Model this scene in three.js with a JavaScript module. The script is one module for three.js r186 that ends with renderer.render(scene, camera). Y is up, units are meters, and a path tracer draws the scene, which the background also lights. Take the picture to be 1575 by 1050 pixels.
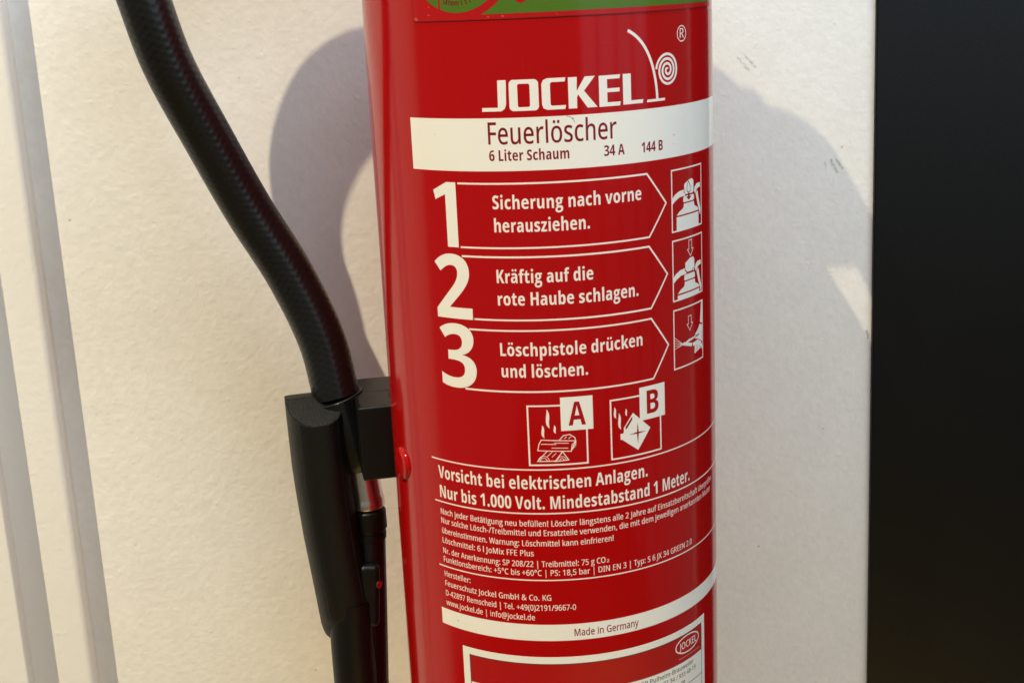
import * as THREE from 'three';
import { RoundedBoxGeometry } from 'three/addons/geometries/RoundedBoxGeometry.js';
import { mergeGeometries, mergeVertices } from 'three/addons/utils/BufferGeometryUtils.js';
import { RectAreaLightUniformsLib } from 'three/addons/lights/RectAreaLightUniformsLib.js';

// ---------------------------------------------------------------- camera, lights, exposure
// world: wall face is z = 0, x to the right along it, y up, floor y = 0; extinguisher axis at x = 0, z = AXZ
const AXZ = 0.12, EYE = 1.25;
const scene = new THREE.Scene();
const camera = new THREE.PerspectiveCamera(28.0334, 1575 / 1050, 0.02, 30);
camera.position.set(-0.13486, EYE, AXZ + 0.63447);
{
  const m = new THREE.Matrix4().set(
    0.98043364, 0.09251042, -0.17375759, 0,
    -0.04580374, 0.9656742, 0.25568606, 0,
    0.19144684, -0.24272447, 0.95101679, 0, 0, 0, 0, 1);
  camera.quaternion.setFromRotationMatrix(m);
}
const renderer = new THREE.WebGLRenderer({ antialias: true });
renderer.toneMapping = THREE.LinearToneMapping;
renderer.toneMappingExposure = 1.05;
renderer.shadowMap.enabled = true;
RectAreaLightUniformsLib.init();

// the rest of the room, as even light from all sides
scene.background = new THREE.Color().setRGB(0.20, 0.19, 0.162);
// warm ceiling spot, high up on the left and close to the wall
const LAMP = new THREE.Vector3(-1.5, EYE + 2.75, 1.42);
const LAMP_AIM = new THREE.Vector3(-0.5, EYE - 0.55, 0.0);
const spot = new THREE.SpotLight(new THREE.Color().setRGB(1, 0.87, 0.60), 49, 8, 0.31, 1, 2);
// added strip, unseen: cool fill from above the frame, close to the wall
const FILL_STRIP = { at: [0.30, EYE + 0.62, AXZ + 0.28], aim: [0.22, EYE - 0.15, 0], w: 1.1, h: 0.16, L: 12.6, color: [0.83, 1.01, 1.2] };


// added spot, unseen: lights the floor so it bounces warm fill up the wall
const FILL_LAMP2 = new THREE.Vector3(0.35, EYE + 2.75, 0.95);
const fillSpot2 = new THREE.SpotLight(new THREE.Color().setRGB(1, 0.86, 0.52), 125, 8, 0.22, 0.6, 2);

// glazed front of the room further away: bright above eye level, dim below
const GLZ = { az: 37, dist: 2.2, w: 1.9, n: 4, color: [0.84, 1.0, 1.12], up: [EYE + 0.0, EYE + 0.75, 1.0], low: [EYE - 0.36, EYE - 0.02, 0.45] };

// ---------------------------------------------------------------- helpers
let seed = 20240611;
const rnd = () => { seed = (seed * 1664525 + 1013904223) >>> 0; return seed / 4294967296; };
const V3 = (x, y, z) => new THREE.Vector3(x, y, z);
function std(o) { return new THREE.MeshStandardMaterial(o); }
function lin(r, g, b) { return new THREE.Color().setRGB(r, g, b); }
function mesh(name, geo, mat, parent) {
  const m = new THREE.Mesh(geo, mat); m.name = name; m.castShadow = m.receiveShadow = true;
  parent.add(m); return m;
}
function tag(o, label, category, kind) {
  o.userData.label = label;
  if (category) o.userData.category = category;
  if (kind) o.userData.kind = kind;
  return o;
}
// periodic value noise
function makeNoise(n) {
  const t = new Float32Array(n * n); for (let i = 0; i < t.length; i++) t[i] = rnd();
  return (x, y) => {
    const xi = Math.floor(x), yi = Math.floor(y), fx = x - xi, fy = y - yi;
    const sx = fx * fx * (3 - 2 * fx), sy = fy * fy * (3 - 2 * fy);
    const x0 = ((xi % n) + n) % n, x1 = (x0 + 1) % n, y0 = ((yi % n) + n) % n, y1 = (y0 + 1) % n;
    const a = t[y0 * n + x0], b = t[y0 * n + x1], c = t[y1 * n + x0], d = t[y1 * n + x1];
    return a + (b - a) * sx + (c - a) * sy + (a - b - c + d) * sx * sy;
  };
}
function dataTex(w, h, fill, srgb) {
  const d = new Uint8Array(w * h * 4);
  fill(d);
  const t = new THREE.DataTexture(d, w, h, THREE.RGBAFormat);
  t.magFilter = THREE.LinearFilter; t.minFilter = THREE.LinearFilter;
  t.wrapS = t.wrapT = THREE.RepeatWrapping;
  if (srgb) t.colorSpace = THREE.SRGBColorSpace;
  t.needsUpdate = true; return t;
}
function gray(w, h, f) {
  return dataTex(w, h, (d) => {
    for (let y = 0; y < h; y++) for (let x = 0; x < w; x++) {
      const v = Math.max(0, Math.min(255, Math.round(255 * f(x / w, y / h)))), i = 4 * (y * w + x);
      d[i] = d[i + 1] = d[i + 2] = v; d[i + 3] = 255;
    }
  });
}
// box with uv in metres
function uvMetres(g) {
  const p = g.attributes.position, n = g.attributes.normal, uv = new Float32Array(p.count * 2);
  for (let i = 0; i < p.count; i++) {
    const ax = Math.abs(n.getX(i)), ay = Math.abs(n.getY(i)), az = Math.abs(n.getZ(i));
    uv[2 * i] = ax > az && ax >= ay ? p.getZ(i) : p.getX(i);
    uv[2 * i + 1] = ay > ax && ay > az ? p.getZ(i) : p.getY(i);
  }
  g.setAttribute('uv', new THREE.BufferAttribute(uv, 2)); return g;
}
// part of a cylinder shell, s0..s1 and h0..h1 in metres (s along the curve, measured from the wall-normal direction)
function shell(r, s0, s1, h0, h1, R = 0.08, seg = 96) {
  const pos = [], nor = [], uv = [], idx = [];
  for (let j = 0; j <= 1; j++) for (let i = 0; i <= seg; i++) {
    const f = i / seg, th = (s0 + (s1 - s0) * f) / R;
    pos.push(r * Math.sin(th), h0 + (h1 - h0) * j, r * Math.cos(th));
    nor.push(Math.sin(th), 0, Math.cos(th)); uv.push(f, j);
  }
  for (let i = 0; i < seg; i++) { const a = i, b = i + 1, c = i + seg + 1, d = c + 1; idx.push(a, b, c, b, d, c); }
  const g = new THREE.BufferGeometry();
  g.setAttribute('position', new THREE.Float32BufferAttribute(pos, 3));
  g.setAttribute('normal', new THREE.Float32BufferAttribute(nor, 3));
  g.setAttribute('uv', new THREE.Float32BufferAttribute(uv, 2));
  g.setIndex(idx); return g;
}
function tubeAlong(points, radius, seg, radial) {
  return new THREE.TubeGeometry(new THREE.CatmullRomCurve3(points, false, 'centripetal'), seg, radius, radial, false);
}
function lathe(profile, seg = 64) { return new THREE.LatheGeometry(profile.map(([r, y]) => new THREE.Vector2(r, y)), seg); }

// ---------------------------------------------------------------- the setting
// plaster relief: fine roller stipple, soft waves, sparse grains of grit
const WALL_TILE = 0.62;
const wallBump = (() => {
  const N = 2048, n1 = makeNoise(410), n2 = makeNoise(205), n3 = makeNoise(78), n4 = makeNoise(19), n5 = makeNoise(90);
  const f = new Float32Array(N * N);
  for (let y = 0; y < N; y++) for (let x = 0; x < N; x++) {
    const u = x / N, v = y / N;
    const wx = (n5(u * 90, v * 90) - 0.5) * 0.9;
    let h = 0.20 * n1(u * 410, v * 410) + 0.26 * n2(u * 205 + wx, v * 205) + 0.20 * n3(u * 78 + wx, v * 78 - wx) + 0.10 * n4(u * 19, v * 19);
    f[y * N + x] = h * 0.8;
  }
  for (let k = 0; k < 4200; k++) {                       // grit and small craters
    const cx = rnd() * N, cy = rnd() * N, r = 1.6 + 3.2 * rnd() * rnd() * 1.6, s = (rnd() < 0.83 ? 1 : -1) * (0.06 + 0.30 * rnd() * rnd());
    const e = 0.6 + 0.9 * rnd(), R = Math.ceil(r * 3);
    for (let j = -R; j <= R; j++) for (let i = -R; i <= R; i++) {
      const q = (i * i * e + j * j / e) / (r * r); if (q > 6) continue;
      f[((Math.floor(cy + j) + N) % N) * N + (Math.floor(cx + i) + N) % N] += s * Math.exp(-q);
    }
  }
  const t = dataTex(N, N, (d) => { for (let i = 0; i < N * N; i++) { const v = Math.max(0, Math.min(255, Math.round(255 * f[i]))); d[4 * i] = d[4 * i + 1] = d[4 * i + 2] = v; d[4 * i + 3] = 255; } });
  t.repeat.set(1 / WALL_TILE, 1 / WALL_TILE); t.offset.set(0.5, 0.1); return t;
})();
// paint colour: faint blotches, and the scuffs that are on the right of the wall
const WALL_RGB = [232, 229, 222];
const WMAP = { x0: -0.32, y0: EYE - 0.55, s: 0.66 };
const wallMap = (() => {
  const N = 1536, c = document.createElement('canvas'); c.width = c.height = N; const g = c.getContext('2d');
  g.fillStyle = `rgb(${WALL_RGB})`; g.fillRect(0, 0, N, N);
  const im = g.getImageData(0, 0, N, N), a = makeNoise(37), b = makeNoise(9), e = makeNoise(211);
  for (let y = 8; y < N - 8; y++) for (let x = 8; x < N - 8; x++) {
    const q = (a(x / 41, y / 41) - 0.5) * 3 + (b(x / 190, y / 190) - 0.5) * 3 + (e(x / 7.2, y / 7.2) - 0.5) * 5, i = 4 * (y * N + x);
    im.data[i] += q; im.data[i + 1] += q; im.data[i + 2] += q * 1.1;
  }
  g.putImageData(im, 0, 0);
  const P = (x, y) => [(x - WMAP.x0) / WMAP.s * N, N - (EYE + y - WMAP.y0) / WMAP.s * N];
  g.lineCap = 'round';
  const scuff = (x0, y0, x1, y1, wd, al) => {            // a broken, grainy rub mark
    for (let k = 0; k < 46; k++) {
      const t0 = rnd() * 0.92, t1 = t0 + 0.03 + 0.1 * rnd(), off = (rnd() - 0.5) * wd * 2.2;
      const [ax, ay] = P(x0 + (x1 - x0) * t0, y0 + (y1 - y0) * t0), [bx, by] = P(x0 + (x1 - x0) * t1, y0 + (y1 - y0) * t1);
      g.strokeStyle = `rgba(120,120,120,${al * (0.1 + 0.36 * rnd())})`; g.lineWidth = 0.8 + wd * rnd();
      g.beginPath(); g.moveTo(ax + off, ay); g.lineTo(bx + off, by); g.stroke();
    }
  };
  scuff(0.1410, -0.0480, 0.1482, -0.0570, 2.2, 0.22); scuff(0.1446, -0.0470, 0.1522, -0.0552, 1.2, 0.34);
  scuff(0.1944, -0.1112, 0.1962, -0.1170, 1.4, 0.16); scuff(0.1980, -0.1105, 0.2032, -0.1196, 2.0, 0.34); scuff(0.2013, -0.1098, 0.2064, -0.1172, 1.6, 0.36);
  scuff(0.2236, -0.2157, 0.2246, -0.2225, 1.6, 0.5);
  for (let k = 0; k < 26; k++) { const [x, y] = P(-0.24 + 0.46 * rnd(), -0.5 * rnd()); g.fillStyle = `rgba(110,104,96,${0.15 + 0.3 * rnd()})`; g.beginPath(); g.arc(x, y, 0.7 + 1.1 * rnd(), 0, 7); g.fill(); }
  const t = new THREE.CanvasTexture(c); t.colorSpace = THREE.SRGBColorSpace;
  t.wrapS = t.wrapT = THREE.ClampToEdgeWrapping;
  t.repeat.set(1 / WMAP.s, 1 / WMAP.s); t.offset.set(-WMAP.x0 / WMAP.s, -WMAP.y0 / WMAP.s); return t;
})();
{
  const g = new THREE.BoxGeometry(2.4, 2.6, 0.1); g.translate(-0.1, 1.3, -0.05); uvMetres(g);
  const wall = mesh('wall', g, std({ map: wallMap, roughness: 0.86, bumpMap: wallBump, bumpScale: 0.00040 }), scene);
  tag(wall, 'off-white plaster wall with faint grey scuffs', null, 'structure');
}
{
  const grain = dataTex(512, 512, (() => {
    const a = makeNoise(64), b = makeNoise(16);
    return (d) => { for (let y = 0; y < 512; y++) for (let x = 0; x < 512; x++) { const q = 0.75 + 0.3 * a(x / 2, y / 64) + 0.12 * b(x / 32, y / 32), i = 4 * (y * 512 + x); d[i] = 172 * q; d[i + 1] = 148 * q; d[i + 2] = 102 * q; d[i + 3] = 255; } };
  })(), true);
  const g = new THREE.BoxGeometry(3.6, 0.1, 3.2); g.translate(-0.1, -0.05, 1.601); uvMetres(g);
  tag(mesh('floor', g, std({ map: grain, roughness: 0.6 }), scene), 'light wooden floor below the wall', null, 'structure');
}

// ---------------------------------------------------------------- lamp, window and added fill lights (outside the frame)
function ceilingSpot(name, at, aim, light, label) {
  const o = new THREE.Group(); o.name = name; scene.add(o); o.position.copy(at); o.lookAt(aim);
  tag(o, label, 'spotlight'); o.userData.group = 'ceiling spotlights';
  const housing = lathe([[0.0001, -0.14], [0.045, -0.14], [0.052, -0.13], [0.052, 0.0], [0.047, 0.0], [0.044, -0.012]], 40); housing.rotateX(Math.PI / 2);
  mesh('housing', housing, std({ color: lin(0.7, 0.7, 0.7), roughness: 0.4 }), o);
  const lens = new THREE.CircleGeometry(0.044, 40); lens.translate(0, 0, -0.012);
  mesh('lamp_lens', lens, std({ color: 0x222222, emissive: lin(1, 0.87, 0.61), emissiveIntensity: 4 }), o);
  light.position.copy(at).addScaledVector(aim.clone().sub(at).normalize(), 0.02); light.target.position.copy(aim);
  light.castShadow = true; light.shadow.mapSize.set(2048, 2048); light.shadow.radius = 0.9; light.name = name + '_beam';
  scene.add(light, light.target);
}
ceilingSpot('ceiling_spotlight', LAMP, LAMP_AIM, spot, 'ceiling spotlight aimed at the wall beside the door casing');
ceilingSpot('ceiling_spotlight_001', FILL_LAMP2, FILL_LAMP2.clone().setY(0).add(V3(0, 0, 0.001)), fillSpot2, 'added unseen spotlight pointing straight down to bounce fill off the floor');
{
  const o = new THREE.Group(); o.name = 'added_fill_strip'; scene.add(o); o.position.set(...FILL_STRIP.at); o.lookAt(V3(...FILL_STRIP.aim));
  tag(o, 'added unseen strip giving cool fill from above the extinguisher', 'strip light');
  const g = new RoundedBoxGeometry(FILL_STRIP.w + 0.03, FILL_STRIP.h + 0.03, 0.04, 2, 0.008); g.translate(0, 0, -0.024); mesh('light_housing', g, std({ color: lin(0.6, 0.6, 0.6), roughness: 0.5 }), o);
  const f = new THREE.PlaneGeometry(FILL_STRIP.w, FILL_STRIP.h); f.translate(0, 0, 0); mesh('light_diffuser', f, std({ color: 0x222222, emissive: lin(...FILL_STRIP.color), emissiveIntensity: 2 }), o);
  const l = new THREE.RectAreaLight(lin(...FILL_STRIP.color), FILL_STRIP.L, FILL_STRIP.w - 0.01, FILL_STRIP.h - 0.01); l.name = 'fill_strip_beam'; l.position.z = 0.003; l.rotation.y = Math.PI; o.add(l);
}
{
  const a = THREE.MathUtils.degToRad(GLZ.az), o = new THREE.Group(); o.name = 'glazed_front'; scene.add(o);
  o.position.set(GLZ.dist * Math.sin(a), 0, AXZ + GLZ.dist * Math.cos(a)); o.rotation.y = a + Math.PI;
  tag(o, 'glazed front of the room with dark posts, bright above and dim below', null, 'structure');
  const fm = std({ color: lin(0.05, 0.05, 0.05), roughness: 0.5 }), pw = GLZ.w / GLZ.n, b = 0.05;
  for (let k = 0; k <= GLZ.n; k++) { const g = new RoundedBoxGeometry(b, 2.1, 0.05, 2, 0.005); g.translate(-GLZ.w / 2 + k * pw, 1.05, 0); mesh('frame_post', g, fm, o); }
  for (const [y0, y1, L] of [GLZ.up, GLZ.low]) for (let k = 0; k < GLZ.n; k++) {
    const x = -GLZ.w / 2 + (k + 0.5) * pw, g = new THREE.BoxGeometry(pw - b, y1 - y0, 0.006); g.translate(x, (y0 + y1) / 2, -0.006);
    mesh('window_pane', g, std({ color: 0x111111, emissive: lin(...GLZ.color), emissiveIntensity: L * 0.5, roughness: 0.2 }), o);
    const l = new THREE.RectAreaLight(lin(...GLZ.color), L, pw - b - 0.01, y1 - y0 - 0.01); l.name = 'pane_light'; l.position.set(x, (y0 + y1) / 2, 0.003); l.rotation.y = Math.PI; o.add(l);
  }
}

// ---------------------------------------------------------------- door casing on the left
const whitePaint = std({ map: null, color: lin(0.80, 0.775, 0.72), roughness: 0.55, bumpMap: wallBump, bumpScale: 0.0003 });
{
  const o = new THREE.Group(); o.name = 'door_casing'; o.position.set(-0.25, 0, 0); scene.add(o);
  tag(o, 'white painted door casing with two stepped boards left of the extinguisher', 'door casing');
  const board = (name, xr, w, z0, z1, r) => {
    const s = new THREE.Shape(); s.moveTo(xr - w, z0); s.lineTo(xr, z0); s.lineTo(xr, z1 - r); s.absarc(xr - r, z1 - r, r, 0, Math.PI / 2, false); s.lineTo(xr - w, z1); s.closePath();
    const g = new THREE.ExtrudeGeometry(s, { depth: 2.2, bevelEnabled: false, curveSegments: 10 }); g.rotateX(-Math.PI / 2); g.scale(1, 1, -1);
    // after the turn the outline lies in x / z and the length along y; flip the faces back
    const idx = g.index; if (idx) { const a = idx.array; for (let i = 0; i < a.length; i += 3) { const t = a[i]; a[i] = a[i + 1]; a[i + 1] = t; } }
    else { const p = g.attributes.position.array, u = g.attributes.uv.array; for (let i = 0; i < p.length; i += 9) for (let k = 0; k < 3; k++) { const t = p[i + k]; p[i + k] = p[i + 3 + k]; p[i + 3 + k] = t; } }
    g.deleteAttribute('normal'); g.deleteAttribute('uv');
    let m = mergeVertices(g, 1e-6).toNonIndexed(); m.computeVertexNormals(); uvMetres(m);
    return mesh(name, m, whitePaint, o);
  };
  board('casing_board', 0, 0.16, 0.0, 0.0140, 0.0045);
  board('casing_moulding', -0.033, 0.127, 0.0140, 0.0295, 0.0012);
}

// ---------------------------------------------------------------- black board on the right
{
  const g = new RoundedBoxGeometry(0.55, 1.9, 0.003, 2, 0.0008); g.translate(0.275, 0, 0);
  const grit = gray(512, 512, (() => { const a = makeNoise(256), b = makeNoise(128); return (u, v) => 0.5 * a(u * 256, v * 256) + 0.5 * b(u * 128, v * 128); })());
  grit.repeat.set(6, 12);
  const o = mesh('black_board', uvMetres(g), new THREE.MeshPhysicalMaterial({ color: lin(0.0016, 0.0017, 0.0017), roughness: 0.36, specularIntensity: 0.6, bumpMap: grit, bumpScale: 0.00003 }), scene);
  o.position.set(0.2262, EYE - 0.22, 0.0016); o.rotation.z = 0.0094;
  tag(o, 'tall matt black board covering the wall right of the extinguisher', 'board');
}

// ---------------------------------------------------------------- the fire extinguisher
const R = 0.08, BASE = -0.435;                            // heights below are relative to the eye height
const RED = '#a80508';
const PHI = THREE.MathUtils.degToRad(12);                 // the print is centred on the side that faces the room
const ext = new THREE.Group(); ext.name = 'fire_extinguisher'; ext.position.set(0, EYE, AXZ); scene.add(ext);
tag(ext, 'red foam fire extinguisher with white German print, black hose and spray pistol', 'fire extinguisher');
const gloss = (o) => new THREE.MeshPhysicalMaterial({ specularIntensity: 0.6, ...o });
const paint = gloss({ color: new THREE.Color(RED), roughness: 0.13 });
const paintRough = std({ color: new THREE.Color(RED), roughness: 0.3 });
const blackPlastic = new THREE.MeshPhysicalMaterial({ color: lin(0.003, 0.003, 0.0027), roughness: 0.42, specularIntensity: 0.6 });
const glossBlack = std({ color: lin(0.004, 0.004, 0.004), roughness: 0.22 });
const chrome = std({ color: lin(0.82, 0.82, 0.83), roughness: 0.24, metalness: 1 });
{
  const prof = [[0.0001, BASE], [0.06, BASE], [0.074, BASE + 0.004], [R, BASE + 0.014]];
  for (let k = 0; k <= 4; k++) prof.push([R, BASE + 0.02 + (0.01 - BASE - 0.02) * k / 4]);
  for (let k = 1; k <= 20; k++) { const t = k / 20 * Math.PI / 2; prof.push([0.034 + (R - 0.034) * Math.cos(t), 0.01 + 0.055 * Math.sin(t)]); }
  prof.push([0.034, 0.072], [0.034, 0.094], [0.0001, 0.094]);
  const g = lathe(prof, 200);
  mesh('body', g, paint, ext);
  const ring = lathe([[0.034, 0.086], [0.037, 0.088], [0.037, 0.104], [0.034, 0.107], [0.0001, 0.107]], 48); mesh('neck_collar', ring, blackPlastic, ext);
  const head = new RoundedBoxGeometry(0.062, 0.040, 0.032, 3, 0.005); head.translate(0, 0.124, 0); mesh('valve_head', head, blackPlastic, ext);
  const cap = lathe([[0.0165, 0.142], [0.0165, 0.153], [0.0145, 0.157], [0.010, 0.1585], [0.0001, 0.159]], 40); mesh('strike_cap', cap, paintRough, ext);
  // carrying handle: a curved band that leaves the head to the right and hangs down
  const s = new THREE.Shape();
  s.moveTo(0.024, 0.096); s.lineTo(0.024, 0.139); s.bezierCurveTo(0.038, 0.138, 0.056, 0.131, 0.068, 0.115); s.bezierCurveTo(0.079, 0.099, 0.089, 0.075, 0.100, 0.040);
  s.lineTo(0.091, 0.036); s.bezierCurveTo(0.082, 0.060, 0.070, 0.078, 0.056, 0.0955); s.closePath();
  const hg = new THREE.ExtrudeGeometry(s, { depth: 0.020, bevelEnabled: true, bevelSize: 0.001, bevelThickness: 0.002, bevelSegments: 2, curveSegments: 10 }); hg.translate(0, 0, -0.010);
  mesh('carrying_handle', hg, blackPlastic, ext);
  // hook plate between the body and the wall
  const bk = new RoundedBoxGeometry(0.04, 0.12, 0.044, 2, 0.003); bk.translate(0, -0.12, -0.098); mesh('mounting_bracket', bk, paintRough, ext);
}

// ---- the print
const K = 6, S0 = -64, S1 = 112, H0 = -17, H1 = -345;      // millimetres: along the curve, and height
const WHITE = '#ebe8e1', INK = '#75131a';
function labelCanvas(s0, s1, h0, h1, k, paintIt) {
  const c = document.createElement('canvas'); c.width = Math.round((s1 - s0) * k); c.height = Math.round((h0 - h1) * k);
  const g = c.getContext('2d');
  const X = (s) => (s - s0) * k, Y = (h) => (h0 - h) * k;
  const api = {
    g, X, Y, k,
    poly(pts, fill, stroke, lw) { g.beginPath(); pts.forEach(([s, h], i) => (i ? g.lineTo(X(s), Y(h)) : g.moveTo(X(s), Y(h)))); if (fill) { g.closePath(); g.fillStyle = fill; g.fill(); } if (stroke) { g.strokeStyle = stroke; g.lineWidth = lw * k; g.lineJoin = 'miter'; g.stroke(); } },
    loop(pts, stroke, lw) { g.beginPath(); pts.forEach(([s, h], i) => (i ? g.lineTo(X(s), Y(h)) : g.moveTo(X(s), Y(h)))); g.closePath(); g.strokeStyle = stroke; g.lineWidth = lw * k; g.lineJoin = 'miter'; g.stroke(); },
    rect(a, b, t, u, fill) { g.fillStyle = fill; g.fillRect(X(a), Y(t), X(b) - X(a), Y(u) - Y(t)); },
    text(str, a, b, base, cap, fill, bold = 'mid', thin = 0) {
      const px = cap * k / 0.714; g.font = `${bold === true || (bold === 'mid' && cap > 3.2) ? 'bold ' : ''}${px}px sans-serif`; g.textBaseline = 'alphabetic'; g.textAlign = 'left';
      const m = g.measureText(str), w = m.actualBoundingBoxRight + m.actualBoundingBoxLeft;
      if (bold === 'mid') thin = cap > 3.2 ? 0 : 0.014 * cap;
      g.save(); g.translate(X(a), Y(base)); g.scale((X(b) - X(a)) / w, 1); g.fillStyle = fill; g.fillText(str, m.actualBoundingBoxLeft, 0);
      if (thin) { g.strokeStyle = fill; g.lineWidth = thin * k; g.lineJoin = 'miter'; g.miterLimit = 3; g.strokeText(str, m.actualBoundingBoxLeft, 0); }
      g.restore();
    },
  };
  paintIt(api);
  const t = new THREE.CanvasTexture(c); t.colorSpace = THREE.SRGBColorSpace; t.anisotropy = 8; return t;
}
function drawPrint(d) {
  const { g, X, Y, poly, loop, rect, text } = d;
  rect(S0, S1, H0, H1, RED);
  // word mark
  poly([[-24.7, -52.5], [-24.6, -50.9], [-17.8, -50.9], [-17.6, -39.8], [-13.9, -39.8], [-14.2, -49.8], [-14.9, -51.6], [-16.4, -52.5]], WHITE);
  const rr = (a, b, t, u, r) => { g.beginPath(); g.roundRect(X(a), Y(t), X(b) - X(a), Y(u) - Y(t), r * K); };
  rr(-12.9, -0.6, -39.8, -52.6, 1.9); g.fillStyle = WHITE; g.fill(); rr(-9.3, -4.3, -41.6, -51.0, 0.7); g.fillStyle = RED; g.fill();
  poly([[3, -39.7], [10.7, -39.7], [10.3, -41.4], [4.8, -41.4], [4.2, -42.0], [4.2, -50.4], [4.8, -50.9], [10.6, -50.9], [10.2, -52.6], [2.8, -52.6], [1.2, -51.9], [0.6, -50.2], [0.6, -42.0], [1.3, -40.4]], WHITE);
  poly([[11.6, -39.8], [15.4, -39.8], [15.2, -45.4], [18.7, -39.8], [23.2, -39.8], [18.3, -45.6], [24.0, -52.6], [19.6, -52.6], [15.7, -47.0], [15.3, -48.0], [15.2, -52.6], [11.6, -52.6]], WHITE);
  poly([[24.7, -39.9], [34.5, -39.9], [34.1, -41.6], [28.4, -41.6], [28.4, -45.3], [34.1, -45.3], [34.0, -46.95], [28.4, -46.95], [28.4, -51.0], [34.5, -51.0], [34.1, -52.7], [24.7, -52.7]], WHITE);
  poly([[35.6, -39.9], [39.5, -39.9], [39.5, -51.0], [45.6, -51.0], [45.3, -52.6], [35.6, -52.6]], WHITE);
  // snail
  g.strokeStyle = WHITE; g.lineWidth = 1.35 * K; g.lineCap = 'butt'; g.lineJoin = 'round';
  g.beginPath(); g.moveTo(X(38.5), Y(-22.5)); g.bezierCurveTo(X(45.5), Y(-25.8), X(52.4), Y(-34), X(53.3), Y(-51.8)); g.stroke();
  poly([[47.4, -52.6], [47.7, -51.4], [57.9, -51.4], [57.7, -52.6]], WHITE);
  g.beginPath(); for (let i = 0; i <= 260; i++) { const t = i / 260, a = -0.1 + Math.PI - t * Math.PI * 6.6, r = 6.35 * (1 - t) ** 0.93 + 0.35; const x = X(59.6 + r * Math.cos(a)), y = Y(-40 + r * 1.06 * Math.sin(a)); i ? g.lineTo(x, y) : g.moveTo(x, y); }
  g.lineWidth = 1.15 * K; g.stroke();
  g.lineWidth = 0.5 * K; g.beginPath(); g.arc(X(69.6), Y(-25.5), 3.2 * K, 0, 7); g.stroke(); text('R', 68.2, 71.3, -27.4, 3.9, WHITE, false);
  // upper white band
  rect(-62.2, S1, -55.2, -77.3, WHITE);
  text('Feuerlöscher', -22.6, 32.2, -66.1, 8.9, INK, false, 0.16);
  text('6 Liter Schaum', -22.6, 11.3, -73.1, 4.4, INK); text('34 A', 26.2, 35.8, -73.2, 4.4, INK); text('144 B', 44.1, 56.0, -73.2, 4.3, INK);
  g.fillStyle = 'rgba(90,80,78,0.75)'; for (const [s, h, r] of [[63.2, -67.8, 0.28], [62.7, -71.6, 0.16], [63.6, -71.9, 0.12], [-48, -62, 0.15], [13.2, -56.6, 0.3]]) { g.beginPath(); g.arc(X(s), Y(h), r * K, 0, 7); g.fill(); }
  g.strokeStyle = 'rgba(120,105,105,0.4)'; g.lineWidth = 0.5 * K; g.beginPath(); g.moveTo(X(10.5), Y(-55.4)); g.quadraticCurveTo(X(13.5), Y(-56), X(13.8), Y(-58.3)); g.stroke();
  // three steps
  poly([[-50.9, -85.7], [-43.7, -82.1], [-39.0, -82.1], [-39.0, -110.2], [-44.6, -110.2], [-44.6, -87.4], [-49.9, -89.8]], WHITE);
  text('2', -52.6, -33.9, -141.9, 28.4, WHITE, true); text('3', -52.2, -33.4, -173.3, 28.6, WHITE, true);
  poly([[-38.0, -82.5], [46.6, -82.6], [57.3, -96.4], [47.3, -110.0], [-38.1, -110.0]], null, WHITE, 0.85);
  poly([[-37.8, -113.9], [47.0, -114.1], [57.4, -127.8], [47.5, -141.6], [-33.3, -141.5]], null, WHITE, 0.85);
  poly([[-36.2, -146.2], [47.4, -146.2], [57.3, -159.9], [48.0, -173.7], [-39.7, -173.6]], null, WHITE, 0.85);
  text('Sicherung nach vorne', -22.2, 43.5, -93.4, 5.8, WHITE); text('herausziehen.', -22.0, 19.1, -103.2, 5.8, WHITE);
  text('Kräftig auf die', -22.0, 19.8, -125.2, 5.8, WHITE); text('rote Haube schlagen.', -22.0, 41.0, -135.0, 5.8, WHITE);
  text('Löschpistole drücken', -22.0, 42.4, -157.5, 5.8, WHITE); text('und löschen.', -21.9, 16.2, -167.2, 5.8, WHITE);
  // pictograms
  const W = 24.6, Hh = 27;
  const inFrame = (top, drawIt) => {
    const P = (pts) => pts.map(([x, y]) => [61.1 + x * W, top - y * Hh]);
    g.save(); g.beginPath(); g.rect(X(61.1), Y(top), W * K, Hh * K); g.clip(); drawIt(P); g.restore();
    loop(P([[0, 0], [1, 0], [1, 1], [0, 1]]), WHITE, 0.75);
  };
  const bottle = (P, dy) => {
    const f = (pts) => poly(P(pts.map(([x, y]) => [x, y + dy])), WHITE);
    f([[0.12, 0.77], [0.87, 0.77], [0.87, 1.3], [0.12, 1.3]]);
    f([[0.12, 0.748], [0.2, 0.69], [0.31, 0.65], [0.335, 0.62], [0.34, 0.575], [0.69, 0.575], [0.70, 0.63], [0.72, 0.655], [0.8, 0.68], [0.87, 0.72], [0.87, 0.748]]);
    f([[0.33, 0.47], [0.36, 0.455], [0.66, 0.455], [0.69, 0.47], [0.70, 0.54], [0.67, 0.555], [0.35, 0.555], [0.32, 0.54]]);
    f([[0.36, 0.26], [0.42, 0.235], [0.47, 0.22], [0.5, 0.205], [0.56, 0.195], [0.63, 0.195], [0.68, 0.235], [0.68, 0.385], [0.66, 0.43], [0.42, 0.43], [0.36, 0.385]]);
    f([[0.35, 0.345], [0.2, 0.355], [0.08, 0.40], [0, 0.46], [0, 0.56], [0.1, 0.50], [0.22, 0.455], [0.38, 0.45], [0.40, 0.42], [0.34, 0.385]]);
    f([[0.69, 0.41], [0.72, 0.345], [0.8, 0.30], [0.95, 0.30], [0.95, 0.375], [0.86, 0.38], [0.79, 0.41], [0.75, 0.47]]);
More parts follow.
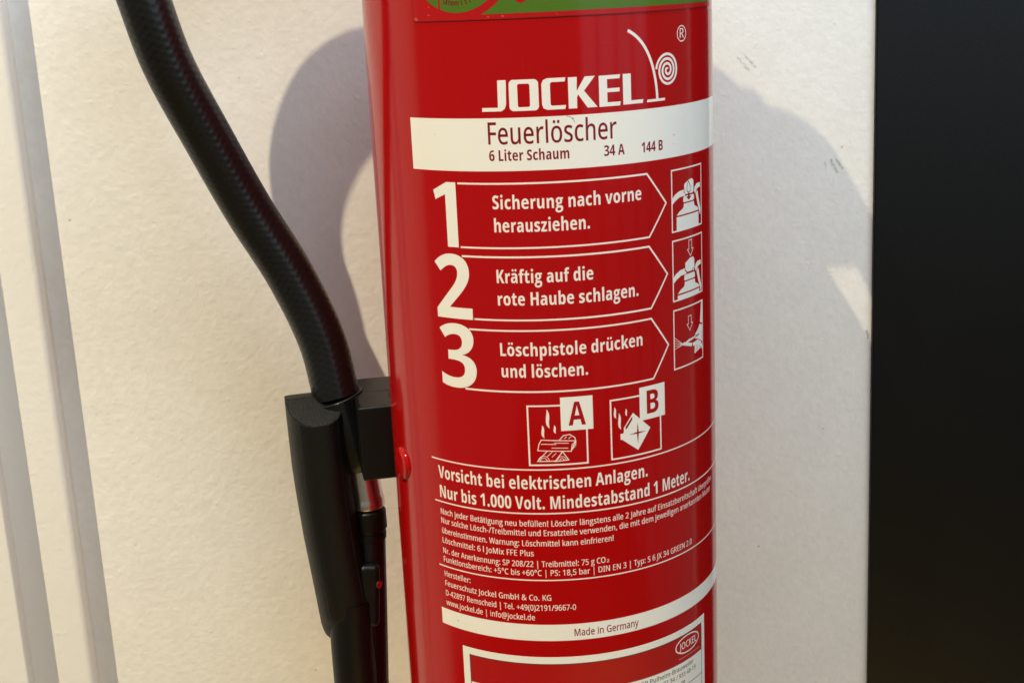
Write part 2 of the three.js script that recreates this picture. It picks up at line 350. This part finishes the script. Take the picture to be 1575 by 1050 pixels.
    f([[0.76, 0.475], [0.81, 0.415], [0.84, 0.43], [0.90, 0.60], [0.97, 0.74], [0.955, 0.83], [0.925, 0.83], [0.89, 0.74], [0.82, 0.62]]);
  };
  const downArrow = (P, x, y0, y1) => loop(P([[x - 0.05, y0], [x + 0.05, y0], [x + 0.05, y1 - 0.12], [x + 0.1, y1 - 0.12], [x, y1], [x - 0.1, y1 - 0.12], [x - 0.05, y1 - 0.12]]), WHITE, 0.38);
  inFrame(-83.0, (P) => {
    bottle(P, 0);
    loop(P([[0.5, 0.22], [0.56, 0.32], [0.56, 0.39], [0.5, 0.41], [0.45, 0.39], [0.45, 0.31]]), '#6b3034', 0.35);
    poly(P([[0.48, 0.42], [0.54, 0.42], [0.54, 0.475], [0.6, 0.475], [0.51, 0.535], [0.42, 0.475], [0.48, 0.475]]), '#8c1114');
  });
  inFrame(-114.1, (P) => { bottle(P, 0.15); downArrow(P, 0.54, 0.05, 0.32); poly(P([[0.36, 0.53], [0.43, 0.58], [0.6, 0.575], [0.62, 0.54], [0.67, 0.555]]), null, '#6b3034', 0.3); });
  inFrame(-145.4, (P) => {
    downArrow(P, 0.49, 0.17, 0.42);
    poly(P([[0.94, 0], [1, 0], [1, 0.4], [0.88, 0.36]]), WHITE);
    poly(P([[0.87, 0.385], [0.99, 0.425], [0.97, 0.62], [0.97, 0.72], [0.86, 0.66], [0.74, 0.62], [0.60, 0.585], [0.68, 0.52], [0.79, 0.46]]), WHITE);
    poly(P([[0.32, 0.60], [0.45, 0.565], [0.62, 0.56], [0.82, 0.565], [0.82, 0.60], [0.62, 0.595], [0.45, 0.61], [0.36, 0.63]]), WHITE);
    poly(P([[0.36, 0.63], [0.84, 0.56]]), null, '#6b3034', 0.28); poly(P([[0.62, 0.52], [0.72, 0.56], [0.84, 0.555]]), null, '#6b3034', 0.25);
    poly(P([[0.24, 0.60], [0.30, 0.585], [0.58, 0.66], [0.54, 0.71], [0.25, 0.635]]), WHITE);
    poly(P([[0.59, 0.66], [0.78, 0.64], [0.90, 0.69], [1, 0.80], [1, 0.88], [0.88, 0.76], [0.74, 0.72], [0.59, 0.72]]), WHITE);
    for (let k = 0; k < 4; k++) poly(P([[0.66 + 0.065 * k, 0.68], [0.715 + 0.065 * k, 0.69], [0.70 + 0.065 * k, 0.86 - 0.012 * k], [0.645 + 0.065 * k, 0.855 - 0.012 * k]]), WHITE);
    for (let k = 0; k < 5; k++) poly(P([[0.25, 0.61], [0, 0.45 + 0.052 * k]]), null, WHITE, 0.28);
    poly(P([[0.25, 0.625], [0, 0.655]]), null, WHITE, 0.25);
  });
  // fire classes
  loop([[-11.1, -180.1], [14.7, -180.1], [14.7, -207.4], [-11.1, -207.4]], WHITE, 0.8); rect(3.3, 17.7, -176.5, -191.9, WHITE); text('A', 6.7, 14.4, -189.4, 10.6, '#a31216', true);
  loop([[25.8, -180.1], [51.6, -180.1], [51.6, -207.4], [25.8, -207.4]], WHITE, 0.8); rect(40.1, 54.4, -176.5, -191.9, WHITE); text('B', 44.0, 50.7, -189.3, 10.6, '#a31216', true);
  const flame = (s, h, hh, w) => { g.fillStyle = WHITE; g.beginPath(); g.moveTo(X(s - 0.3 * w), Y(h)); g.bezierCurveTo(X(s + 1.2 * w), Y(h - 0.35 * hh), X(s - 0.1 * w), Y(h - 0.6 * hh), X(s + 0.5 * w), Y(h - hh)); g.bezierCurveTo(X(s - 1.5 * w), Y(h - 0.8 * hh), X(s - 0.2 * w), Y(h - 0.35 * hh), X(s - 0.3 * w), Y(h)); g.fill(); };
  flame(-2.3, -181.5, 9.0, 1.5); flame(-4.6, -188.8, 6.1, 1.25); flame(0.6, -188.9, 4.0, 1.0);
  flame(27.9, -183.2, 5.6, 1.1); flame(30.0, -186.2, 8.0, 1.3); flame(33.3, -184.8, 3.6, 0.9);
  g.lineJoin = 'round';
  const log = (pts) => { poly(pts, RED); loop(pts, WHITE, 0.45); };
  log([[-7.5, -205.6], [-4.8, -202.6], [-2.5, -200.3], [3.6, -201], [1.2, -205.6]]); log([[0.2, -205.8], [3.6, -201.4], [6.2, -205.4]]);
  log([[2.0, -196.4], [4.2, -194.0], [7.0, -193.6], [9.2, -195.2], [9.6, -197.4], [4, -197.4]]);
  log([[-7.3, -200.6], [-6.6, -197.6], [-5.6, -195.7], [9.6, -196.7], [7.4, -201.4]]);
  g.strokeStyle = WHITE; g.lineWidth = 0.32 * K;
  for (const [s, h, r] of [[-4.8, -205.6, 2.4], [-4.8, -205.6, 1.5], [3.2, -205.5, 1.9], [3.2, -205.5, 1.0]]) { g.beginPath(); g.arc(X(s), Y(h), r * K, Math.PI, 2 * Math.PI); g.stroke(); }
  loop([[7.4, -201.2], [8.0, -198.2], [9.6, -196.9], [9.5, -198.8]], WHITE, 0.35); loop([[7.9, -200.4], [8.5, -198.5], [9.1, -198.2]], WHITE, 0.25);
  for (const [a, b, c, e] of [[-5.8, -197.6, 1.0, -197.9], [0, -197.2, 6.5, -197.6], [-1.2, -199.5, 6.2, -199.9], [4.6, -195.4, 5.6, -194.6], [6.4, -195.6, 7.6, -194.6], [-3.2, -203.4, -0.8, -201.2], [-1.2, -203.8, 0.8, -202.0]]) poly([[a, b], [c, e]], null, WHITE, 0.35);
  // canister
  poly([[36.6, -187.3], [45.7, -195.9], [38.9, -205.2], [31.0, -199.0], [30.2, -199.0], [30.1, -196.2], [31.8, -196.0], [31.9, -193.6]], WHITE);
  poly([[36.2, -189.0], [36.2, -190.4], [33.3, -194.3], [32.8, -194.4], [32.8, -193.3]], '#8c1114');
  const thorn = (a, b, w) => { const dx = b[0] - a[0], dy = b[1] - a[1], l = Math.hypot(dx, dy), m = [(a[0] + b[0]) / 2, (a[1] + b[1]) / 2]; poly([a, [m[0] - dy / l * w, m[1] + dx / l * w], b, [m[0] + dy / l * w, m[1] - dx / l * w]], '#8c1114'); };
  thorn([38.9, -192.2], [38.9, -202.2], 0.45); thorn([34.5, -197.2], [43.2, -197.0], 0.42);
  // warnings and small print
  rect(-62.4, S1, -209.25, -209.95, WHITE); rect(-61.8, S1, -229.95, -230.65, WHITE); rect(-61.8, S1, -262.2, -262.85, WHITE);
  text('Vorsicht bei elektrischen Anlagen.', -58.4, 43.7, -218.7, 6.0, WHITE); text('Nur bis 1.000 Volt. Mindestabstand 1 Meter.', -58.2, 71.1, -228.1, 6.0, WHITE);
  const small = [['Nach jeder Betätigung neu befüllen! Löscher längstens alle 2 Jahre auf Einsatzbereitschaft überprüfen.', 96.8, -236.5], ['Nur solche Lösch-/Treibmittel und Ersatzteile verwenden, die mit dem jeweiligen anerkannten Muster', 94.1, -241.0], ['übereinstimmen. Warnung: Löschmittel kann einfrieren!', 25.5, -246.1], ['Löschmittel: 6 l JoMix FFE Plus', -11.1, -250.9], ['Nr. der Anerkennung: SP 208/22 | Treibmittel: 75 g CO', 21.4, -256.0], ['Funktionsbereich: +5°C bis +60°C | PS: 18,5 bar | DIN EN 3 | Typ: S 6 JX 34 GREEN 2.0', 72.3, -260.4],
    ['Hersteller:', -43, -267.7], ['Feuerschutz Jockel GmbH & Co. KG', -4.1, -272.5], ['D-42897 Remscheid | Tel. +49(0)2191/9667-0', 7.1, -277.6], ['www.jockel.de | info@jockel.de', -11.9, -282.4]];
  for (const [t, e, h] of small) text(t, -58.5, e, h, 2.85, WHITE);
  text('2', 21.8, 23.1, -256.0, 1.6, WHITE);
  rect(-62.1, S1, -284.4, -292.6, WHITE); text('Made in Germany', 5.8, 37.0, -290.5, 3.5, INK, false, 0.08);
  for (let k = 0; k < 150; k++) { const r = 0.05 + 0.13 * rnd() * rnd(); g.fillStyle = rnd() < 0.6 ? `rgba(225,180,170,${0.12 + 0.3 * rnd()})` : `rgba(60,20,20,${0.1 + 0.3 * rnd()})`; g.beginPath(); g.ellipse(X(S0 + (S1 - S0) * rnd()), Y(H0 + (H1 - H0) * rnd()), r * K, r * K * (0.5 + rnd()), 3 * rnd(), 0, 7); g.fill(); }
  g.strokeStyle = 'rgba(225,170,160,0.16)'; g.lineWidth = 0.9; for (let k = 0; k < 16; k++) { const s = S0 + (S1 - S0) * rnd(), h = H0 + (H1 - H0) * rnd(), a = rnd() * 6.3, l = 1.5 + 6 * rnd(); g.beginPath(); g.moveTo(X(s), Y(h)); g.quadraticCurveTo(X(s + 0.5 * l * Math.cos(a) + rnd()), Y(h + 0.5 * l * Math.sin(a)), X(s + l * Math.cos(a)), Y(h + l * Math.sin(a))); g.stroke(); }
  g.fillStyle = 'rgba(110,90,84,0.6)'; g.beginPath(); g.ellipse(X(-51.5), Y(-288.6), 1.6, 2.6, 0, 0, 7); g.fill();
}
const MM = 0.001, sOff = -PHI * R;                         // the print's zero line, seen from the wall normal
{
  const tex = labelCanvas(S0, S1, H0, H1, K, drawPrint);
  const g = shell(R + 0.00012, S0 * MM + sOff, S1 * MM + sOff, H1 * MM, H0 * MM, R, 120);
  const m = mesh('printed_label', g, gloss({ map: tex, roughness: 0.13 }), ext);
  m.userData.label = 'white lettering, three numbered steps and pictograms printed on the red front';
}
{ // green sticker at the top
  const a = -56, b = 101, t = 48, u = -15.4, GREEN = '#4d6d22', SR = '#ac1316';
  const tex = labelCanvas(a, b, t, u, K, ({ g, X, Y, poly, rect, text }) => {
    rect(a, b, t, u, SR); rect(-29, 99, 40, -13.2, GREEN);
    g.fillStyle = SR; g.beginPath(); g.arc(X(-33.5), Y(10.2), 25.6 * K, 0, 7); g.fill();
    g.fillStyle = GREEN; g.beginPath(); g.arc(X(-33.5), Y(10.2), 22.4 * K, 0, 7); g.fill();
    poly([[-42.4, 30], [-41.8, -16]], null, SR, 0.9);
    g.fillStyle = SR; g.beginPath(); g.arc(X(-6.3), Y(-7.0), 2.3 * K, 0, 7); g.fill();
    g.save(); g.translate(X(-33.5), Y(10.2)); g.font = `bold ${3.3 * K}px sans-serif`; g.fillStyle = '#6a2a1c'; g.textAlign = 'center';
    const word = 'umweltfreundlich'; for (let i = 0; i < word.length; i++) { const an = 0.30 - 0.105 * i; g.save(); g.rotate(an); g.fillText(word[i], 0, 19.6 * K); g.restore(); } g.restore();
    g.strokeStyle = 'rgba(120,20,22,0.8)'; g.lineWidth = 0.3 * K; g.strokeRect(1, 1, (b - a) * K - 2, (t - u) * K - 2);
    for (const [s, h, r] of [[-54.6, -14.3, 1.0], [-47.5, -12.8, 0.5], [-47.3, -9.5, 0.45], [-20, -14.2, 0.5], [-14, -14.1, 0.6], [8, -14, 0.3]]) { g.fillStyle = 'rgba(208,120,112,0.5)'; g.beginPath(); g.ellipse(X(s), Y(h), r * K, r * K * 0.7, 0.4, 0, 7); g.fill(); }
  });
  const m = mesh('green_sticker', shell(R + 0.00026, a * MM + sOff, b * MM + sOff, u * MM, t * MM, R, 100), gloss({ map: tex, roughness: 0.2 }), ext);
  m.userData.label = 'green and red foil sticker with a round emblem above the word mark';
}
{ // inspection label, only its top edge is in view
  const a = -49.6, b = 83.3, t = -300.6, u = -372;
  const tex = labelCanvas(a, b, t, u, K, ({ g, X, Y, k, poly, rect, text }) => {
    rect(a, b, t, u, WHITE); rect(-45.7, 80.0, -304.3, -318.0, RED);
    g.strokeStyle = '#3a3f38'; g.lineWidth = 0.35 * k; g.strokeRect(X(-45.7), Y(-304.3), X(80.0) - X(-45.7), Y(-368) - Y(-304.3));
    poly([[-45.7, -330.8], [80, -330.8]], null, '#3a3f38', 0.3); poly([[-45.7, -318.1], [80, -318.1]], null, '#3a3f38', 0.15);
    g.strokeStyle = WHITE; g.lineWidth = 0.75 * k; g.beginPath(); g.ellipse(X(67.8), Y(-309.6), 9.2 * k, 4.3 * k, 0, 0, 7); g.stroke();
    text('JOCKEL', 61, 75, -311.4, 3.4, WHITE, false, 0.1); rect(60.6, 78, -315.6, -316.1, 'rgba(235,210,205,0.55)');
    text('59 Pulheim-Brauweiler', 37.6, 72.2, -321.9, 2.3, '#3b3d38'); text('02 34 / 933 48-19', 50.0, 73.9, -325.7, 2.3, '#3b3d38'); text('de', 62, 65, -329.6, 2.2, '#3b3d38');
  });
  const m = mesh('inspection_label', shell(R + 0.0003, a * MM + sOff, b * MM + sOff, u * MM, t * MM, R, 100), std({ map: tex, roughness: 0.35 }), ext);
  m.userData.label = 'white framed inspection label at the bottom of the print';
}

// ---- hose
{
  const pts = [[-0.022, 0.126, 0], [-0.05, 0.131, -0.008], [-0.085, 0.128, -0.022], [-0.118, 0.119, -0.034], [-0.1435, 0.105, -0.041], [-0.163, 0.0895, -0.043], [-0.1765, 0.070, -0.043], [-0.1835, 0.048, -0.043], [-0.1835, 0.024, -0.043],
    [-0.1777, -0.0015, -0.043], [-0.1703, -0.0311, -0.047], [-0.1549, -0.0694, -0.055], [-0.1391, -0.1058, -0.060], [-0.1214, -0.1409, -0.060], [-0.1083, -0.1758, -0.056], [-0.1034, -0.2047, -0.051]].map((q) => V3(...q));
  const g = tubeAlong(pts, 0.0123, 260, 48);
  const weave = gray(256, 256, (u, v) => {               // fabric imprint of the reinforced rubber
    const a = Math.sin(2 * Math.PI * (u * 4 + v * 4)), b = Math.sin(2 * Math.PI * (u * 4 - v * 4));
    return 0.5 + 0.25 * (a + b) * 0.98;
  });
  weave.repeat.set(31, 3);
  mesh('hose', g, new THREE.MeshPhysicalMaterial({ color: lin(0.004, 0.0042, 0.0042), roughness: 0.31, specularIntensity: 0.95, bumpMap: weave, bumpScale: 0.00011 }), ext);
}
// ---- spray pistol and its clip
{
  const o = new THREE.Group(); o.name = 'spray_pistol'; ext.add(o);
  const axis = new THREE.CatmullRomCurve3([[-0.1034, -0.2047, -0.051], [-0.0978, -0.2250, -0.05], [-0.0928, -0.2556, -0.05], [-0.0925, -0.2745, -0.05], [-0.0936, -0.3000, -0.05], [-0.0952, -0.3310, -0.05], [-0.0973, -0.3696, -0.05], [-0.0995, -0.42, -0.05]].map((q) => V3(...q)), false, 'centripetal');
  // lengths along the axis (0..1) turned into rings of given radii
  const sleeve = (name, stops, mat) => {
    const pos = [], idx = [], n = 40;
    stops.forEach(([t, r]) => {
      const p = axis.getPointAt(t), d = axis.getTangentAt(t), x = V3(1, 0, 0).addScaledVector(d, -d.x).normalize(), z = V3().crossVectors(x, d);
      for (let i = 0; i < n; i++) { const a = 2 * Math.PI * i / n, q = p.clone().addScaledVector(x, r * Math.cos(a)).addScaledVector(z, r * Math.sin(a)); pos.push(q.x, q.y, q.z); }
    });
    for (let j = 0; j < stops.length - 1; j++) for (let i = 0; i < n; i++) { const a = j * n + i, b = j * n + (i + 1) % n, c = a + n, e = b + n; idx.push(a, b, c, b, e, c); }
    const g = new THREE.BufferGeometry(); g.setAttribute('position', new THREE.Float32BufferAttribute(pos, 3)); g.setIndex(idx); g.computeVertexNormals();
    return mesh(name, g, mat, o);
  };
  sleeve('pistol_body', [[0, 0.0005], [0, 0.0134], [0.004, 0.0138], [0.10, 0.0137], [0.165, 0.0125], [0.183, 0.0115], [0.186, 0.0100], [0.186, 0.004]], glossBlack);
  sleeve('chrome_ring', [[0.175, 0.0080], [0.187, 0.0084], [0.188, 0.0087], [0.262, 0.0089], [0.268, 0.0094], [0.286, 0.0096], [0.291, 0.0090], [0.293, 0.007]], chrome);
  sleeve('ring_nut', [[0.294, 0.005], [0.295, 0.0088], [0.302, 0.0099], [0.345, 0.0102], [0.349, 0.0092], [0.356, 0.0092], [0.357, 0.0096], [0.372, 0.0096]], blackPlastic);
  sleeve('nozzle_tube', [[0.37, 0.006], [0.37, 0.0091], [0.60, 0.0093], [0.99, 0.0092], [1, 0.008], [1, 0.0005]], glossBlack);
  const tail = tubeAlong([V3(-0.1055, -0.315, -0.043), V3(-0.1060, -0.345, -0.043), V3(-0.1058, -0.375, -0.044), V3(-0.1050, -0.415, -0.045)], 0.0118, 40, 40); mesh('grip_tail', tail, blackPlastic, o);
  // grip lever: convex shell in front of the tube, cut off at a slant on top
  const edges = [[-0.2028, -0.1303, -0.1003], [-0.2120, -0.1302, -0.0992], [-0.2412, -0.1296, -0.0990], [-0.2553, -0.1288, -0.0985], [-0.2809, -0.1268, -0.0965], [-0.2991, -0.1249, -0.0950], [-0.3150, -0.1233, -0.0930], [-0.3311, -0.1217, -0.0935], [-0.3370, -0.1203, -0.0950], [-0.3400, -0.1180, -0.0975], [-0.3418, -0.1140, -0.1010]];
  const at = (v) => { let i = 0; while (i < edges.length - 2 && v < edges[i + 1][0]) i++; const [v0, l0, r0] = edges[i], [v1, l1, r1] = edges[i + 1], f = Math.max(0, Math.min(1, (v - v0) / (v1 - v0))); return [l0 + (l1 - l0) * f, r0 + (r1 - r0) * f]; };
  const rows = [], M = 40; for (let k = 0; k <= 24; k++) rows.push(-0.2028 - 0.012 * k / 24); for (let k = 1; k <= 60; k++) rows.push(-0.2148 - 0.127 * k / 60);
  const pos = [], idx = [], T = 2 * M;
  rows.forEach((v) => {
    const [l, r] = at(v), c = (l + r) / 2, hw = (r - l) / 2, back = -0.052;
    const bulge = 0.023 * Math.min(1, Math.sqrt(Math.max(0, (v + 0.3420) / 0.02))) * (1 - 0.15 * Math.max(0, (-0.24 - v) / 0.1));
    const cut = 0.0035 + (-0.2028 - v) * 1.9;             // slanted top face
    for (let i = 0; i < T; i++) {
      const a = Math.PI - Math.PI * 2 * i / T, cx = Math.cos(a), sy = Math.sin(a);
      const x = c + hw * Math.sign(cx) * Math.abs(cx) ** 0.78;
      let z = sy >= 0 ? bulge * Math.abs(sy) ** 0.95 : -0.004 * Math.abs(sy) ** 0.5;
      if (z > cut) z = cut + (z - cut) * 0.04;
      pos.push(x, v, back + z);
    }
  });
  const nR = rows.length;
  for (let j = 0; j < nR - 1; j++) for (let i = 0; i < T; i++) { const a = j * T + i, b = j * T + (i + 1) % T, c = a + T, e = b + T; idx.push(a, c, b, b, c, e); }
  const cap = (j, flip) => { let sx = 0, sy = 0, sz = 0; for (let i = 0; i < T; i++) { sx += pos[3 * (j * T + i)]; sy += pos[3 * (j * T + i) + 1]; sz += pos[3 * (j * T + i) + 2]; } const q = pos.length / 3; pos.push(sx / T, sy / T, sz / T); for (let i = 0; i < T; i++) { const a = j * T + i, b = j * T + (i + 1) % T; flip ? idx.push(q, a, b) : idx.push(q, b, a); } };
  cap(0, true); cap(nR - 1, false);
  let lg = new THREE.BufferGeometry(); lg.setAttribute('position', new THREE.Float32BufferAttribute(pos, 3)); lg.setIndex(idx); lg.computeVertexNormals(); uvMetres(lg);
  const grain = gray(512, 512, (() => { const a = makeNoise(256), b = makeNoise(128); return (u, v) => 0.6 * a(u * 256, v * 256) + 0.4 * b(u * 128, v * 128); })());
  grain.repeat.set(12, 12);
  mesh('grip_lever', lg, new THREE.MeshPhysicalMaterial({ color: lin(0.0035, 0.0035, 0.0027), roughness: 0.48, specularIntensity: 0.6, bumpMap: grain, bumpScale: 0.00022 }), o);
  const ear = new RoundedBoxGeometry(0.012, 0.036, 0.012, 3, 0.0035); ear.rotateZ(-0.08); ear.translate(-0.0958, -0.313, -0.042); mesh('pivot_lug', ear, blackPlastic, o);
  const sc = new THREE.CylinderGeometry(0.0021, 0.0021, 0.0016, 20); sc.rotateZ(Math.PI / 2); sc.rotateY(-0.9); sc.translate(-0.0902, -0.3065, -0.0375); mesh('screw', sc, chrome, o);
}
{
  const o = new THREE.Group(); o.name = 'hose_clip'; ext.add(o);
  const jaw = (z0, z1, x0, x1) => {
    const s = new THREE.Shape(); s.moveTo(x0, z0 + 0.002); s.lineTo(x0 + 0.004, z0); s.lineTo(x1, z0); s.quadraticCurveTo(x1 - 0.004, (z0 + z1) / 2, x1 + 0.001, z1); s.lineTo(x0, z1); s.closePath();
    const g = new THREE.ExtrudeGeometry(s, { depth: 0.036, bevelEnabled: true, bevelSize: 0.0014, bevelThickness: 0.0014, bevelSegments: 3, curveSegments: 8 });
    g.rotateX(Math.PI / 2); g.translate(0, -0.2040, 0); mesh('clip_jaw', g, blackPlastic, o);
  };
  jaw(-0.0715, -0.0465, -0.096, -0.0665); jaw(-0.0445, -0.0205, -0.0935, -0.0768);
  const plate = new RoundedBoxGeometry(0.006, 0.034, 0.048, 2, 0.001); plate.translate(-0.0775, -0.2225, -0.044); mesh('clip_plate', plate, blackPlastic, o);
}
{ // round red boss welded to the side of the body
  const th = THREE.MathUtils.degToRad(-77), g = lathe([[0.0001, 0.0016], [0.0058, 0.0016], [0.0076, 0.0012], [0.0082, 0.0002], [0.0083, -0.003]], 36);
  g.rotateZ(-Math.PI / 2); g.rotateY(th - Math.PI / 2 + Math.PI); g.rotateY(Math.PI);
  g.translate(R * Math.sin(th), -0.2205, R * Math.cos(th));
  mesh('side_boss', g, paint, ext);
}
renderer.render(scene, camera);
